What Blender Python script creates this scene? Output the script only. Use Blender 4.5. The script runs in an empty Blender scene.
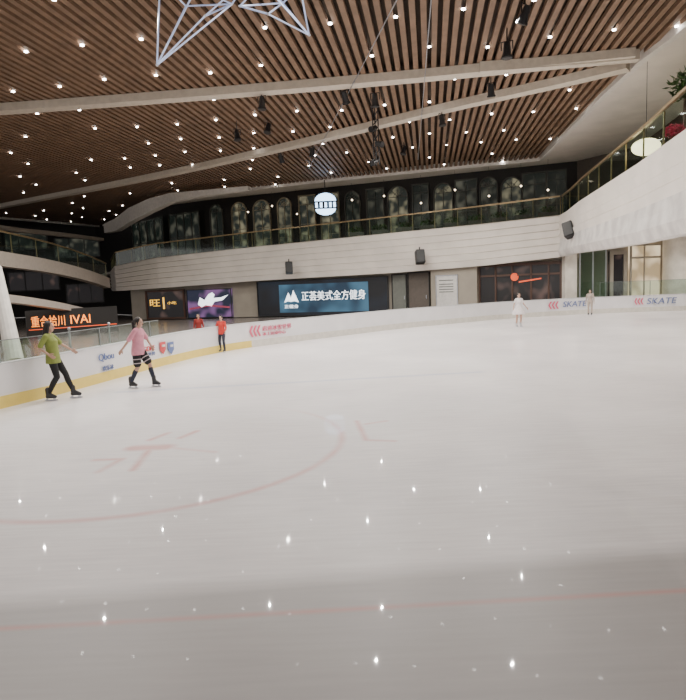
import bpy, bmesh, math, random
from mathutils import Vector, Matrix
random.seed(7)
col = bpy.context.scene.collection
PI = math.pi
# ---------------------------------------------------------------- camera
H = 2.15; F = 600.0; SL = .04; HOR = 283.0
roll = -math.atan(SL); pitch = math.atan((350-HOR)*math.cos(roll)/F)
R = Matrix.Rotation(PI/2-pitch, 3, 'X') @ Matrix.Rotation(roll, 3, 'Z')
RT = R.transposed()
CAM = Vector((0, 0, H))
cd = bpy.data.cameras.new('camera'); cam = bpy.data.objects.new('camera', cd); col.objects.link(cam)
cam.matrix_world = Matrix.Translation(CAM) @ R.to_4x4()
cd.sensor_width = 36; cd.lens = F*36/700; cd.clip_end = 300
bpy.context.scene.camera = cam
def ray(px, py): return R @ Vector(((px-343)/F, (350-py)/F, -1))
def PY(px, py, Y): d = ray(px, py); return CAM + d*(Y/d.y)
def PZ(px, py, z): d = ray(px, py); return CAM + d*((z-H)/d.z)
def proj(p): q = RT @ (Vector(p)-CAM); return 343+F*q.x/-q.z, 350-F*q.y/-q.z
def Zat(x, y, py):
    a, b = -12., 40.
    for _ in range(40):
        m = (a+b)/2
        if proj((x, y, m))[1] > py: a = m
        else: b = m
    return a
def interp(tab, x):
    if x <= tab[0][0]: return tab[0][1]
    for (a, va), (b, vb) in zip(tab, tab[1:]):
        if x <= b: return va+(vb-va)*(x-a)/(b-a)
    return tab[-1][1]
# ---------------------------------------------------------------- materials
def mat(name, c, rough=.5, metal=0, em=None, es=0, var=.12, scale=6, bump=0, c2=None, spec=.5, coat=0):
    m = bpy.data.materials.new(name); m.use_nodes = True
    nt = m.node_tree; N = nt.nodes; L = nt.links; b = N['Principled BSDF']
    tc = N.new('ShaderNodeTexCoord'); no = N.new('ShaderNodeTexNoise'); no.inputs['Scale'].default_value = scale
    no.inputs['Detail'].default_value = 4
    L.new(tc.outputs['Object'], no.inputs['Vector'])
    cr = N.new('ShaderNodeValToRGB'); c2 = c2 or tuple(x*(1-var) for x in c)
    cr.color_ramp.elements[0].color = (*c2, 1); cr.color_ramp.elements[1].color = (*c, 1)
    cr.color_ramp.elements[0].position = .35; cr.color_ramp.elements[1].position = .65
    L.new(no.outputs['Fac'], cr.inputs['Fac']); L.new(cr.outputs['Color'], b.inputs['Base Color'])
    b.inputs['Roughness'].default_value = rough; b.inputs['Metallic'].default_value = metal
    b.inputs['Specular IOR Level'].default_value = spec; b.inputs['Coat Weight'].default_value = coat
    if em: b.inputs['Emission Color'].default_value = (*em, 1); b.inputs['Emission Strength'].default_value = es
    if bump:
        bp = N.new('ShaderNodeBump'); bp.inputs['Strength'].default_value = bump; bp.inputs['Distance'].default_value = .02
        L.new(no.outputs['Fac'], bp.inputs['Height']); L.new(bp.outputs['Normal'], b.inputs['Normal'])
    return m
def glowmat(name, base, spots, es, scale=3, thr=.6, wd=.1):
    m = bpy.data.materials.new(name); m.use_nodes = True
    nt = m.node_tree; N = nt.nodes; L = nt.links; b = N['Principled BSDF']
    tc = N.new('ShaderNodeTexCoord'); no = N.new('ShaderNodeTexNoise'); no.inputs['Scale'].default_value = scale
    no.inputs['Detail'].default_value = 1
    oi = N.new('ShaderNodeObjectInfo'); ad = N.new('ShaderNodeVectorMath'); ad.operation = 'ADD'
    L.new(tc.outputs['Object'], ad.inputs[0])
    mu = N.new('ShaderNodeMath'); mu.operation = 'MULTIPLY'; mu.inputs[1].default_value = 57; L.new(oi.outputs['Random'], mu.inputs[0])
    L.new(mu.outputs[0], ad.inputs[1]); L.new(ad.outputs[0], no.inputs['Vector'])
    cr = N.new('ShaderNodeValToRGB'); cr.color_ramp.elements[0].color = (*base, 1); cr.color_ramp.elements[1].color = (*spots, 1)
    cr.color_ramp.elements[0].position = thr-wd; cr.color_ramp.elements[1].position = thr+wd
    L.new(no.outputs['Fac'], cr.inputs['Fac']); L.new(cr.outputs['Color'], b.inputs['Emission Color'])
    b.inputs['Emission Strength'].default_value = es; b.inputs['Base Color'].default_value = (.02, .02, .02, 1); b.inputs['Roughness'].default_value = .25
    return m
def glassmat(name, tint=(.8, .95, .9), clear=.85):
    m = bpy.data.materials.new(name); m.use_nodes = True
    nt = m.node_tree; N = nt.nodes; L = nt.links; N.remove(N['Principled BSDF'])
    t = N.new('ShaderNodeBsdfTransparent'); t.inputs[0].default_value = (*tint, 1)
    g = N.new('ShaderNodeBsdfGlossy'); g.inputs['Roughness'].default_value = .05
    mx = N.new('ShaderNodeMixShader'); mx.inputs[0].default_value = 1-clear
    L.new(t.outputs[0], mx.inputs[1]); L.new(g.outputs[0], mx.inputs[2]); L.new(mx.outputs[0], N['Material Output'].inputs[0])
    return m
M = {}
M['white'] = mat('white_paint', (.78, .74, .68), .5)
M['board'] = mat('board_plastic', (.82, .81, .82), .3, scale=1.5, var=.06)
M['yellow'] = mat('yellow_plastic', (.88, .68, .16), .4, var=.05)
M['palekick'] = mat('pale_kick_plastic', (.74, .71, .64), .4)
M['cap'] = mat('cap_rail', (.66, .67, .68), .35)
M['screenrail'] = mat('screen_rail', (.22, .24, .24), .4)
M['slat'] = mat('wood_slat', (.235, .145, .09), .55, var=.25, scale=2)
M['slatback'] = mat('dark_backing', (.045, .03, .02), .9)
M['beam'] = mat('painted_beam', (.66, .59, .49), .5)
M['soffit'] = mat('soffit_plaster', (.80, .74, .66), .6, scale=1)
M['fascia'] = mat('balcony_cladding', (.84, .78, .71), .35, var=.12, scale=.8)
M['fascia2'] = mat('balcony_marble', (.78, .75, .71), .3, c2=(.54, .51, .49), scale=1.6, bump=.3)
M['bandleft'] = mat('left_band_cladding', (.46, .40, .34), .4)
M['darkwall'] = mat('dark_wall', (.012, .010, .009), .6)
M['midwall'] = mat('taupe_wall', (.12, .10, .085), .6)
M['beige'] = mat('beige_stone', (.38, .34, .28), .5, scale=1.2)
M['marble'] = mat('column_marble', (.86, .81, .72), .3, c2=(.66, .61, .53), scale=1.5)
M['tile'] = mat('mall_tile', (.25, .22, .2), .25, scale=1)
M['black'] = mat('black_metal', (.015, .015, .017), .45)
M['frame'] = mat('black_frame', (.02, .02, .02), .4)
M['gold'] = mat('bronze_rail', (.36, .26, .14), .35, metal=.6)
M['steel'] = mat('brushed_steel', (.6, .62, .68), .3, metal=.8)
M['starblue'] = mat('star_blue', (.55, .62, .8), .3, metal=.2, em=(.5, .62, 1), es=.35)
M['glass'] = glassmat('clear_glass', (.85, .93, .89), .92)
M['gglass'] = glassmat('green_glass', (.66, .80, .72), .82)
M['lamp'] = mat('lamp_disc', (1, 1, 1), .4, em=(1, .95, .9), es=34)
M['globe'] = mat('globe_lamp', (1, .85, .65), .4, em=(1, .8, .5), es=3.6)
M['pend'] = mat('pendant_glow', (1, .85, .65), .4, em=(1, .82, .6), es=6)
M['arch_warm'] = glowmat('arch_window_glow', (.02, .026, .022), (.30, .27, .17), .8, 1.6, .58, .12)
M['arch_dark'] = glowmat('dark_window_glow', (.006, .010, .008), (.10, .10, .075), .8, 1.5, .62, .12)
M['shopwarm'] = glowmat('warm_shop_glow', (.5, .36, .2), (1, .80, .52), 1.1, 1.0, .5)
M['shopdark'] = glowmat('dark_shop_glow', (.012, .01, .012), (.2, .12, .1), .6, 1.1, .66)
M['led'] = glowmat('led_screen', (.002, .003, .006), (.004, .010, .02), 1, .5, .5)
M['led2'] = glowmat('led_screen_art', (.01, .015, .04), (.22, .10, .26), 1, 1.0, .56)
M['ledwhite'] = mat('led_white', (1, 1, 1), .4, em=(.85, .93, 1), es=2.2)
M['ledblue'] = glowmat('led_blue', (.012, .045, .09), (.08, .22, .34), .8, .7, .5, .15)
M['signwhite'] = mat('sign_glow', (1, 1, 1), .4, em=(.45, .7, 1), es=5)
M['neon'] = mat('orange_neon', (1, .3, .05), .4, em=(1, .26, .03), es=2.6)
M['neonred'] = mat('red_glow', (1, .15, .05), .4, em=(1, .12, .04), es=.7)
M['gneon'] = mat('yellow_glow', (1, .6, .1), .4, em=(1, .55, .08), es=1.5)
M['pink'] = mat('magenta_print', (.75, .12, .22), .5)
M['bluep'] = mat('blue_print', (.14, .20, .42), .5)
M['redp'] = mat('red_print', (.7, .08, .09), .5)
M['poster'] = mat('poster_white', (.75, .73, .7), .5)
M['greyp'] = mat('grey_panel', (.17, .18, .16), .5)
M['leaf'] = mat('leaf_green', (.06, .14, .03), .6, scale=9, var=.5)
M['flower'] = mat('red_petals', (.6, .03, .1), .6)
M['pot'] = mat('planter_box', (.12, .10, .09), .6)
M['woodf'] = mat('dark_wood', (.09, .045, .03), .5)
def icemat():
    m = bpy.data.materials.new('ice'); m.use_nodes = True
    nt = m.node_tree; N = nt.nodes; L = nt.links; b = N['Principled BSDF']
    tc = N.new('ShaderNodeTexCoord'); P = tc.outputs['Object']
    def math_(op, a, b2=None, c=None, clamp=False):
        n = N.new('ShaderNodeMath'); n.operation = op; n.use_clamp = clamp
        for i, v in enumerate((a, b2, c)):
            if v is None: continue
            if isinstance(v, (int, float)): n.inputs[i].default_value = v
            else: L.new(v, n.inputs[i])
        return n.outputs[0]
    def vm(op, a, b2=None):
        n = N.new('ShaderNodeVectorMath'); n.operation = op
        for i, v in enumerate((a, b2)):
            if v is None: continue
            if isinstance(v, (tuple, Vector)): n.inputs[i].default_value = tuple(v)
            else: L.new(v, n.inputs[i])
        return n
    wn = N.new('ShaderNodeTexNoise'); wn.inputs['Scale'].default_value = 2.5; L.new(P, wn.inputs['Vector'])
    masks = []
    def seg(A, B, w, strength):
        A = Vector((A[0], A[1], 0)); B = Vector((B[0], B[1], 0)); AB = B-A
        pa = vm('SUBTRACT', P, A).outputs[0]
        t = math_('DIVIDE', vm('DOT_PRODUCT', pa, AB).outputs['Value'], AB.length_squared, clamp=True)
        sc = N.new('ShaderNodeVectorMath'); sc.operation = 'SCALE'; sc.inputs[0].default_value = AB; L.new(t, sc.inputs['Scale'])
        d = vm('LENGTH', vm('SUBTRACT', pa, sc.outputs[0]).outputs[0]).outputs['Value']
        k = math_('SUBTRACT', 1.0, math_('DIVIDE', d, w*1.4), clamp=True)
        masks.append(math_('MULTIPLY', k, strength*1.3))
    def g(px, py): p = PZ(px, py, 0); return (p.x, p.y)
    c = PZ(148, 445, 0); rad = (PZ(337, 449, 0)-c).length
    pc = vm('SUBTRACT', P, Vector((c.x, c.y, 0))).outputs[0]
    d = vm('LENGTH', pc).outputs['Value']
    k = math_('SUBTRACT', 1.0, math_('DIVIDE', math_('ABSOLUTE', math_('SUBTRACT', d, rad)), .085), clamp=True)
    arc = math_('ADD', .35, math_('MULTIPLY', vm('DOT_PRODUCT', pc, Vector((.6, -.8, 0))).outputs['Value'], .8/rad), clamp=True)
    masks.append(math_('MULTIPLY', math_('MULTIPLY', k, arc), .95))
    seg(g(95, 460), g(122, 459), .06, .8); seg(g(122, 459), g(98, 472), .06, .7)
    seg(g(135, 448), g(165, 447), .14, 1.3); seg(g(150, 449), g(133, 470), .06, .8); seg(g(163, 447), g(215, 452), .05, .5)
    seg(g(180, 438), g(197, 431), .06, .9); seg(g(150, 440), g(168, 433), .06, .8)
    seg(g(357, 421), g(366, 440), .05, .7); seg(g(366, 440), g(394, 441), .05, .7); seg(g(366, 424), g(386, 421), .05, .6)
    seg(g(-60, 632), g(750, 587), .035, .6)
    red = masks[0]
    for q in masks[1:]: red = math_('MAXIMUM', red, q)
    red = math_('MULTIPLY', red, math_('ADD', math_('MULTIPLY', wn.outputs['Fac'], 1.2), .3), clamp=True)
    masks.clear()
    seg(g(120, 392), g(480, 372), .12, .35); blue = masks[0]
    no = N.new('ShaderNodeTexNoise'); no.inputs['Scale'].default_value = .35; no.inputs['Detail'].default_value = 5; L.new(P, no.inputs['Vector'])
    mp = N.new('ShaderNodeMapping'); mp.inputs['Scale'].default_value = (1.2, 14, 1); mp.inputs['Rotation'].default_value = (0, 0, .25); L.new(P, mp.inputs['Vector'])
    n2 = N.new('ShaderNodeTexNoise'); n2.inputs['Scale'].default_value = 1.3; n2.inputs['Detail'].default_value = 6; L.new(mp.outputs[0], n2.inputs['Vector'])
    cr = N.new('ShaderNodeValToRGB'); cr.color_ramp.elements[0].color = (.76, .72, .72, 1); cr.color_ramp.elements[1].color = (.94, .90, .89, 1)
    cr.color_ramp.elements[0].position = .38; cr.color_ramp.elements[1].position = .62
    mixn = math_('ADD', math_('MULTIPLY', no.outputs['Fac'], .6), math_('MULTIPLY', n2.outputs['Fac'], .4)); L.new(mixn, cr.inputs['Fac'])
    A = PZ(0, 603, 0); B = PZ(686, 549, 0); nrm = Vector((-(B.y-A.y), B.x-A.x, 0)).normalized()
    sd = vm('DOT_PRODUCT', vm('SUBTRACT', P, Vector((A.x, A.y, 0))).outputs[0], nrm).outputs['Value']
    near_shade = math_('SUBTRACT', .5, math_('MULTIPLY', sd, 3.5), clamp=True)  # shade over the near ice, painted into the base colour
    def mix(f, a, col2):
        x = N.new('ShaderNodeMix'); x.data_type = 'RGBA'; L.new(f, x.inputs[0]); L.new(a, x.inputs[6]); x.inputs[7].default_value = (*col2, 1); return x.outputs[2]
    c1 = mix(math_('MULTIPLY', near_shade, .66), cr.outputs[0], (.30, .28, .27))
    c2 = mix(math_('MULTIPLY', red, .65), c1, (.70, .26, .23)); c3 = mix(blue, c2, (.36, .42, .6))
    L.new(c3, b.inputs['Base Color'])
    b.inputs['Roughness'].default_value = .42; b.inputs['Coat Weight'].default_value = .22; b.inputs['Coat Roughness'].default_value = .022
    b.inputs['Coat IOR'].default_value = 1.31; b.inputs['Specular IOR Level'].default_value = .25
    bp = N.new('ShaderNodeBump'); bp.inputs['Strength'].default_value = .04; bp.inputs['Distance'].default_value = .01
    L.new(n2.outputs['Fac'], bp.inputs['Height']); L.new(bp.outputs['Normal'], b.inputs['Normal'])
    return m
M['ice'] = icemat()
# ---------------------------------------------------------------- helpers
def tag(o, label=None, cat=None, group=None, kind=None):
    if label: o['label'] = label
    if cat: o['category'] = cat
    if group: o['group'] = group
    if kind: o['kind'] = kind
    return o
def thing(name, loc, label, cat, group=None, kind=None, rz=0):
    o = bpy.data.objects.new(name, None); col.objects.link(o); o.location = Vector(loc); o.rotation_euler = (0, 0, rz)
    return tag(o, label, cat, group, kind)
def obj(name, bm, m, parent=None, local=False, smooth=False):
    if parent and not local:
        r = parent
        while r.parent: r = r.parent
        bmesh.ops.translate(bm, vec=-r.location, verts=bm.verts)
    bmesh.ops.recalc_face_normals(bm, faces=bm.faces)
    me = bpy.data.meshes.new(name); bm.to_mesh(me); bm.free(); me.materials.append(m)
    if smooth:
        for p in me.polygons: p.use_smooth = True
    o = bpy.data.objects.new(name, me); col.objects.link(o)
    if parent: o.parent = parent
    return o
def base_obj(name, bm, m, base):
    bmesh.ops.translate(bm, vec=-Vector(base), verts=bm.verts)
    o = obj(name, bm, m); o.location = Vector(base); return o
def box(bm, c, s, rot=None):
    mt = Matrix.Translation(Vector(c)) @ (rot.to_4x4() if rot else Matrix()) @ Matrix.Diagonal((*s, 1))
    bmesh.ops.create_cube(bm, size=1, matrix=mt)
def tube(bm, a, b, r, r2=None, n=8):
    a, b = Vector(a), Vector(b); d = b-a
    q = d.to_track_quat('Z', 'Y').to_matrix().to_4x4()
    bmesh.ops.create_cone(bm, cap_ends=True, segments=n, radius1=r, radius2=r if r2 is None else r2, depth=d.length, matrix=Matrix.Translation((a+b)/2) @ q)
def ell(bm, c, s, sub=2, rot=None):
    bmesh.ops.create_icosphere(bm, subdivisions=sub, radius=1, matrix=Matrix.Translation(Vector(c)) @ (rot.to_4x4() if rot else Matrix()) @ Matrix.Diagonal((*s, 1)))
def away(pts):
    out = []
    for i in range(len(pts)):
        a = Vector(pts[max(i-1, 0)][:2]); b = Vector(pts[min(i+1, len(pts)-1)][:2]); d = (b-a).normalized()
        n = Vector((-d.y, d.x)); p = Vector(pts[i][:2])
        if n.dot(p) < 0: n = -n
        out.append(n)
    for i in range(1, len(out)):
        if out[i].dot(out[i-1]) < 0: out[i] = -out[i]
    return out
def sweep(bm, pts, prof):
    ns = away(pts); rings = []
    for p, n in zip(pts, ns):
        rings.append([bm.verts.new((p[0]+n.x*o, p[1]+n.y*o, p[2]+(p[3]-p[2])*t)) for t, o in prof])
    k = len(prof)
    for a, b in zip(rings, rings[1:]):
        for j in range(k): bm.faces.new((a[j], a[(j+1) % k], b[(j+1) % k], b[j]))
    bm.faces.new(rings[0]); bm.faces.new(list(reversed(rings[-1])))
def strip(bm, pts, th, off=0): sweep(bm, pts, [(0, off), (1, off), (1, off+th), (0, off+th)])
def slab(bm, poly, z0, z1):
    a = [bm.verts.new((p[0], p[1], z0)) for p in poly]; b = [bm.verts.new((p[0], p[1], z1)) for p in poly]
    bm.faces.new(a); bm.faces.new(list(reversed(b)))
    for i in range(len(a)):
        j = (i+1) % len(a); bm.faces.new((a[i], a[j], b[j], b[i]))
NB = bmesh.new
def text_mesh(body):
    cu = bpy.data.curves.new('t', 'FONT'); cu.body = body; cu.size = 1; cu.extrude = .01; cu.align_x = 'CENTER'
    o = bpy.data.objects.new('t', cu); col.objects.link(o); bpy.context.view_layer.update()
    me = bpy.data.meshes.new_from_object(o.evaluated_get(bpy.context.evaluated_depsgraph_get()))
    bpy.data.objects.remove(o); bpy.data.curves.remove(cu)
    return me
def frame(p0, p1, z0, z1):
    a = Vector((p0[0], p0[1], 0)); b = Vector((p1[0], p1[1], 0)); x = (b-a).normalized()
    n = Vector((x.y, -x.x, 0))
    if n.dot(a) > 0: n = -n
    return dict(a=a, w=(b-a).length, x=x, n=n, z0=z0, z1=z1)
def fpt(fr, u, v, out=0): return fr['a']+fr['x']*fr['w']*u+fr['n']*out+Vector((0, 0, fr['z0']+(fr['z1']-fr['z0'])*v))
def text_on(fr, u0, u1, v0, v1, body, m, parent, name='lettering', out=.03, slant=0):
    me = text_mesh(body)
    if not me.vertices: return None
    xs = [v.co.x for v in me.vertices]; ys = [v.co.y for v in me.vertices]
    w = max(xs)-min(xs) or 1; h = max(ys)-min(ys) or 1; cx = (max(xs)+min(xs))/2; cy = (max(ys)+min(ys))/2
    W = fr['w']*(u1-u0); Hh = (fr['z1']-fr['z0'])*(v1-v0)
    c = fpt(fr, (u0+u1)/2, (v0+v1)/2, out)
    bm = NB(); bm.from_mesh(me)
    for v in bm.verts:
        x = (v.co.x-cx)/w*W; y = (v.co.y-cy)/h*Hh; x += y*slant
        v.co = c+fr['x']*x+Vector((0, 0, y))+fr['n']*v.co.z
    bpy.data.meshes.remove(me)
    return obj(name, bm, m, parent)
def poly_on(bm, fr, pts, out=.03, th=.02):
    a = [bm.verts.new(fpt(fr, u, v, out)) for u, v in pts]; b = [bm.verts.new(fpt(fr, u, v, out+th)) for u, v in pts]
    bm.faces.new(a); bm.faces.new(list(reversed(b)))
    for i in range(len(a)):
        j = (i+1) % len(a); bm.faces.new((a[i], a[j], b[j], b[i]))
# ================================================================ SETTING
ZC = 8.8; BH = .88
BTOP = [(-70, 375), (0, 363), (50, 355), (100, 346), (150, 337), (200, 328.5), (240, 323.5), (300, 318), (400, 309), (500, 301.8), (560, 298.6), (600, 296.7), (686, 293.6), (760, 291)]
bpts = []
for k in range(-70, 761, 10):
    p = PZ(k, interp(BTOP, k), BH); bpts.append((p.x, p.y))
for _ in range(3):
    bpts = [bpts[0]]+[((a[0]+2*b[0]+c[0])/4, (a[1]+2*b[1]+c[1])/4) for a, b, c in zip(bpts, bpts[1:], bpts[2:])]+[bpts[-1]]
bm = NB(); slab(bm, [(bpts[0][0], -3)]+bpts+[(bpts[-1][0], -3)], -.04, 0)
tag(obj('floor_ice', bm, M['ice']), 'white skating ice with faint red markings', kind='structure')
bm = NB(); slab(bm, [(-60, -6), (40, -6), (40, 66), (-60, 66)], -.12, -.045)
tag(obj('floor', bm, M['tile']), 'mall floor around the rink', kind='structure')
bt = thing('rink_barrier', (bpts[0][0], bpts[0][1], 0), 'white curving rink boards with yellow kick strip around the ice', 'rink boards')
KI = 33; KH = .24
bm = NB(); strip(bm, [(x, y, KH, BH-.03) for x, y in bpts], .1); obj('board_panel', bm, M['board'], bt)
bm = NB(); strip(bm, [(x, y, 0, KH) for x, y in bpts[:KI]], .13, -.015); obj('kick_strip', bm, M['yellow'], bt)
bm = NB(); strip(bm, [(x, y, 0, KH) for x, y in bpts[KI-1:]], .13, -.015); tag(obj('kick_strip', bm, M['palekick'], bt), 'pale kick strip of the far boards')
bm = NB(); strip(bm, [(x, y, BH-.03, BH) for x, y in bpts], .14, -.02); obj('cap_rail', bm, M['cap'], bt)
def bframe(px0, px1, yt, yb):
    pts = []
    for px in (px0, px1):
        best = None
        for (a, b) in zip(bpts, bpts[1:]):
            qa = proj((*a, BH/2))[0]; qb = proj((*b, BH/2))[0]
            if qa <= px <= qb: t = (px-qa)/(qb-qa); best = (a[0]+(b[0]-a[0])*t, a[1]+(b[1]-a[1])*t)
        pts.append(best)
    m = ((pts[0][0]+pts[1][0])/2, (pts[0][1]+pts[1][1])/2)
    return frame(pts[0], pts[1], Zat(*m, yb), Zat(*m, yt))
def btext(px0, px1, yt, yb, body, m, slant=0): text_on(bframe(px0, px1, yt, yb), 0, 1, 0, 1, body, m, bt, out=.035, slant=slant)
btext(98, 113, 353, 361, 'Qbou', M['bluep']); btext(101, 112, 365, 370, '欢乐冰', M['bluep'])
btext(143, 154, 346, 351, 'GOKE', M['redp']); btext(143, 154, 352.5, 356, '冰世界', M['bluep'])
for i, (a, c) in enumerate(((159, 'redp'), (167, 'bluep'))):
    fr = bframe(a, a+5.5, 342, 354); bm = NB(); poly_on(bm, fr, [(0, 1), (1, 1), (1, .35), (.5, 0), (0, .35)], .03); obj('shield_emblem', bm, M[c], bt)
    bm = NB(); poly_on(bm, fr, [(.25, .6), (.75, .6), (.75, .78), (.25, .78)], .055); obj('shield_bar', bm, M['poster'], bt)
btext(262, 291, 324.5, 329.5, '启迪冰雪世界', M['pink']); btext(262, 285, 331, 334.5, '冰上运动中心', M['pink'])
def chev(a, y0, y1, w=11):
    fr = bframe(a, a+w, y0, y1); bm = NB()
    for k in range(3):
        u = k*.34
        poly_on(bm, fr, [(u, .5), (u+.2, 1), (u+.34, 1), (u+.14, .5)], .03); poly_on(bm, fr, [(u, .5), (u+.14, .5), (u+.34, 0), (u+.2, 0)], .03)
    obj('chevron_emblem', bm, M['pink'], bt)
chev(249, 325.5, 336.5); chev(548, 301.5, 309, 10); chev(634, 298, 304.5, 9)
btext(563, 586, 301, 306.5, 'SKATE', M['bluep'], .2); btext(647, 676, 297.6, 303.6, 'SKATE', M['bluep'], .2)
def board_glass(i0, i1, h, label):
    sub = bpts[i0:i1]; t = thing('glass_screen', (*sub[0], BH), label, 'glass screen')
    bm = NB(); strip(bm, [(x, y, BH+.01, BH+h) for x, y in sub], .012, .04); obj('glass_panel', bm, M['glass'], t)
    bm = NB(); strip(bm, [(x, y, BH+h, BH+h+.015) for x, y in sub], .02, .035); obj('top_rail', bm, M['screenrail'], t)
    for k in range(0, len(sub), 5):
        x, y = sub[k]; n = Vector((x, y)).normalized()*.06; bm = NB(); box(bm, (x+n.x, y+n.y, BH+h/2), (.025, .025, h)); obj('post', bm, M['screenrail'], t)
board_glass(2, 24, .42, 'low clear glass screen on the left boards beside the neon sign')
board_glass(67, 81, .75, 'clear glass screen on the far right boards before the column')
# ceiling
inner_px = [(150, 203), (162, 199), (175, 196), (340, 178), (440, 168), (540, 158), (600, 95), (640, 57), (686, 22)]
inner = [PZ(a, b, ZC) for a, b in inner_px]
inner = [(p.x, p.y) for p in inner]
near = (inner[-1][0]-1.2, 7.0)
leftp = [(-46, 2), (-46, 56)]+[tuple(PZ(a, b, ZC)[:2]) for a, b in ((0, 217), (60, 222), (105, 226), (126, 217))]
cpoly = inner+[near, (near[0]-.5, 2)]+leftp
def inside(x, y, poly):
    c = False
    for (x1, y1), (x2, y2) in zip(poly, poly[1:]+poly[:1]):
        if (y1 > y) != (y2 > y) and x < (x2-x1)*(y-y1)/(y2-y1)+x1: c = not c
    return c
ds = Vector(((432-343)/F, 1)).normalized(); us = Vector((ds.y, -ds.x))
PITCH = .28
bm = NB(); k = -200
while k < 85:
    u = k*PITCH; k += 1
    hits = []
    o = us*u
    for a, b in zip(cpoly, cpoly[1:]+cpoly[:1]):
        a = Vector(a); b = Vector(b); da = (a-o).dot(us); db = (b-o).dot(us)
        if (da > 0) != (db > 0): q = a+(b-a)*(da/(da-db)); hits.append(q.dot(ds))
    hits.sort()
    for h0, h1 in zip(hits[::2], hits[1::2]):
        if h1-h0 < .5: continue
        c = us*u+ds*((h0+h1)/2); rot = Matrix.Rotation(math.atan2(ds.y, ds.x)-PI/2, 3, 'Z')
        box(bm, (c.x, c.y, ZC+.06), (.15, h1-h0, .12), rot)
tag(obj('ceiling', bm, M['slat']), 'brown timber slat ceiling', kind='structure')
bm = NB(); slab(bm, [(-55, -6), (30, -6), (30, 66), (-55, 66)], ZC+.27, ZC+.4)
tag(obj('ceiling_backing', bm, M['slatback']), kind='structure')
def pl(px, Y): p = PY(px, 230, Y); return (p.x, p.y)
wallC = [pl(-260, 56), pl(95, 62), pl(130, 54.5), pl(170, 48.5), pl(205, 46.5), pl(577, 36.6)]
bm = NB(); strip(bm, [(x, y, 0, ZC+.26) for x, y in wallC], .3)
tag(obj('wall_far', bm, M['darkwall']), kind='structure')
rightU = [wallC[-1], (16.3, 33), (12.4, 14), (11, 7), (10.4, 2)]
bm = NB(); strip(bm, [(x, y, 3.9, ZC+.26) for x, y in rightU], .3)
tag(obj('wall_right_upper', bm, M['midwall']), kind='structure')
bm = NB(); slab(bm, inner+[near, (near[0]-.5, 2), (10.3, 2), (10.9, 7), (12.3, 14), (16.2, 33), (wallC[-1][0]-.05, wallC[-1][1]-.05)]+[(x, y-.05) for x, y in reversed(wallC[2:-1])], ZC-.02, ZC+.25)
tag(obj('ceiling_soffit', bm, M['soffit']), 'white plaster soffit around the slats', kind='structure')
rim = [tuple(PZ(a, b, ZC)[:2]) for a, b in ((-120, 210), (0, 217), (60, 222), (100, 225.5), (126, 217))]+inner+[near]
bm = NB(); strip(bm, [(x, y, ZC-.16, ZC+.25) for x, y in rim], .22, -.05)
tag(obj('trim_1', bm, M['white']), 'white rim around the slat ceiling', kind='structure')
bm = NB(); pts = []
for a, yt, yb, Y in ((104, 224, 233, 50), (115, 219, 231, 47), (130, 208, 222, 44.5), (150, 199, 212, 42.5), (172, 193, 202, 41), (205, 190, 196, 39.6), (250, 186, 190, 38.6)):
    x, y = pl(a, Y); pts.append((x, y, Zat(x, y, yb), min(Zat(x, y, yt), ZC-.03)))
strip(bm, pts, .5); tag(obj('trim_2', bm, M['white']), 'thick curling white bulkhead at the left end of the ceiling', kind='structure')
def smooth2(pts, it=2):
    for _ in range(it):
        o = [pts[0]]
        for a, b in zip(pts, pts[1:]): o += [tuple(a[i]*.75+b[i]*.25 for i in range(len(a))), tuple(a[i]*.25+b[i]*.75 for i in range(len(a)))]
        pts = o+[pts[-1]]
    return pts
def beam(pxs, n, hh, w):
    pts = []
    for a, b in pxs: p = PZ(a, b, ZC-hh); pts.append((p.x, p.y, ZC-hh, ZC-.001))
    bm = NB(); strip(bm, smooth2(pts), w); tag(obj(n, bm, M['beam']), kind='structure')
beam([(-90, 116), (0, 111), (150, 100), (340, 85), (500, 70), (636, 56)], 'trim_3', .26, .5)
beam([(-90, 226), (0, 207), (150, 179), (300, 145), (450, 108), (560, 84), (626, 68)], 'trim_4', .26, .5)
beam([(480, 71.5), (560, 66), (640, 59)], 'trim_5', .3, .3)
# balcony front
FY = [(112, 46), (150, 44), (250, 42), (390, 38), (480, 35), (560, 33)]
FT = [(112, 266), (150, 258), (250, 247), (390, 233), (480, 224), (560, 215)]
FB = [(112, 291), (150, 288.5), (250, 281), (390, 273), (480, 266), (560, 257)]
fpath = []
x, y = pl(107, 51); fpath.append((x, y, Zat(x, y, 291), Zat(x, y, 272)))
for px in [112, 118, 128, 140]+list(range(155, 561, 15)):
    Y = interp(FY, px); x, y = pl(px, Y); fpath.append((x, y, Zat(x, y, interp(FB, px)), Zat(x, y, interp(FT, px))))
corner = fpath[-1]
NR = 6; prof = []
for k in range(NR): prof += [(k/NR, .0), ((k+.86)/NR, -.08), ((k+.95)/NR, .06)]
prof = [(0, .35)]+prof+[(1, 0), (1, .35)]
bm = NB(); sweep(bm, fpath, prof); tag(obj('wall_balcony_far', bm, M['fascia']), 'ribbed white balcony front on the far side', kind='structure')
rpath = [corner, (11.55, 30.6, 3.15, corner[3]-.02), (11.1, 28, 3.12, 5.45), (10.2, 23.5, 3.05, 5.45), (9.2, 18.7, 3.0, 5.42), (8.1, 14, 3.0, 5.4), (6.9, 8.6, 3.0, 5.4)]
def prof_part(t0, t1, n):
    pr = [(t0, .35)]
    for k in range(n): a = t0+(t1-t0)*k/n; s = (t1-t0)/n; pr += [(a, 0), (a+s*.86, -.08), (a+s*.95, .06)]
    return pr+[(t1, 0), (t1, .35)]
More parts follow.
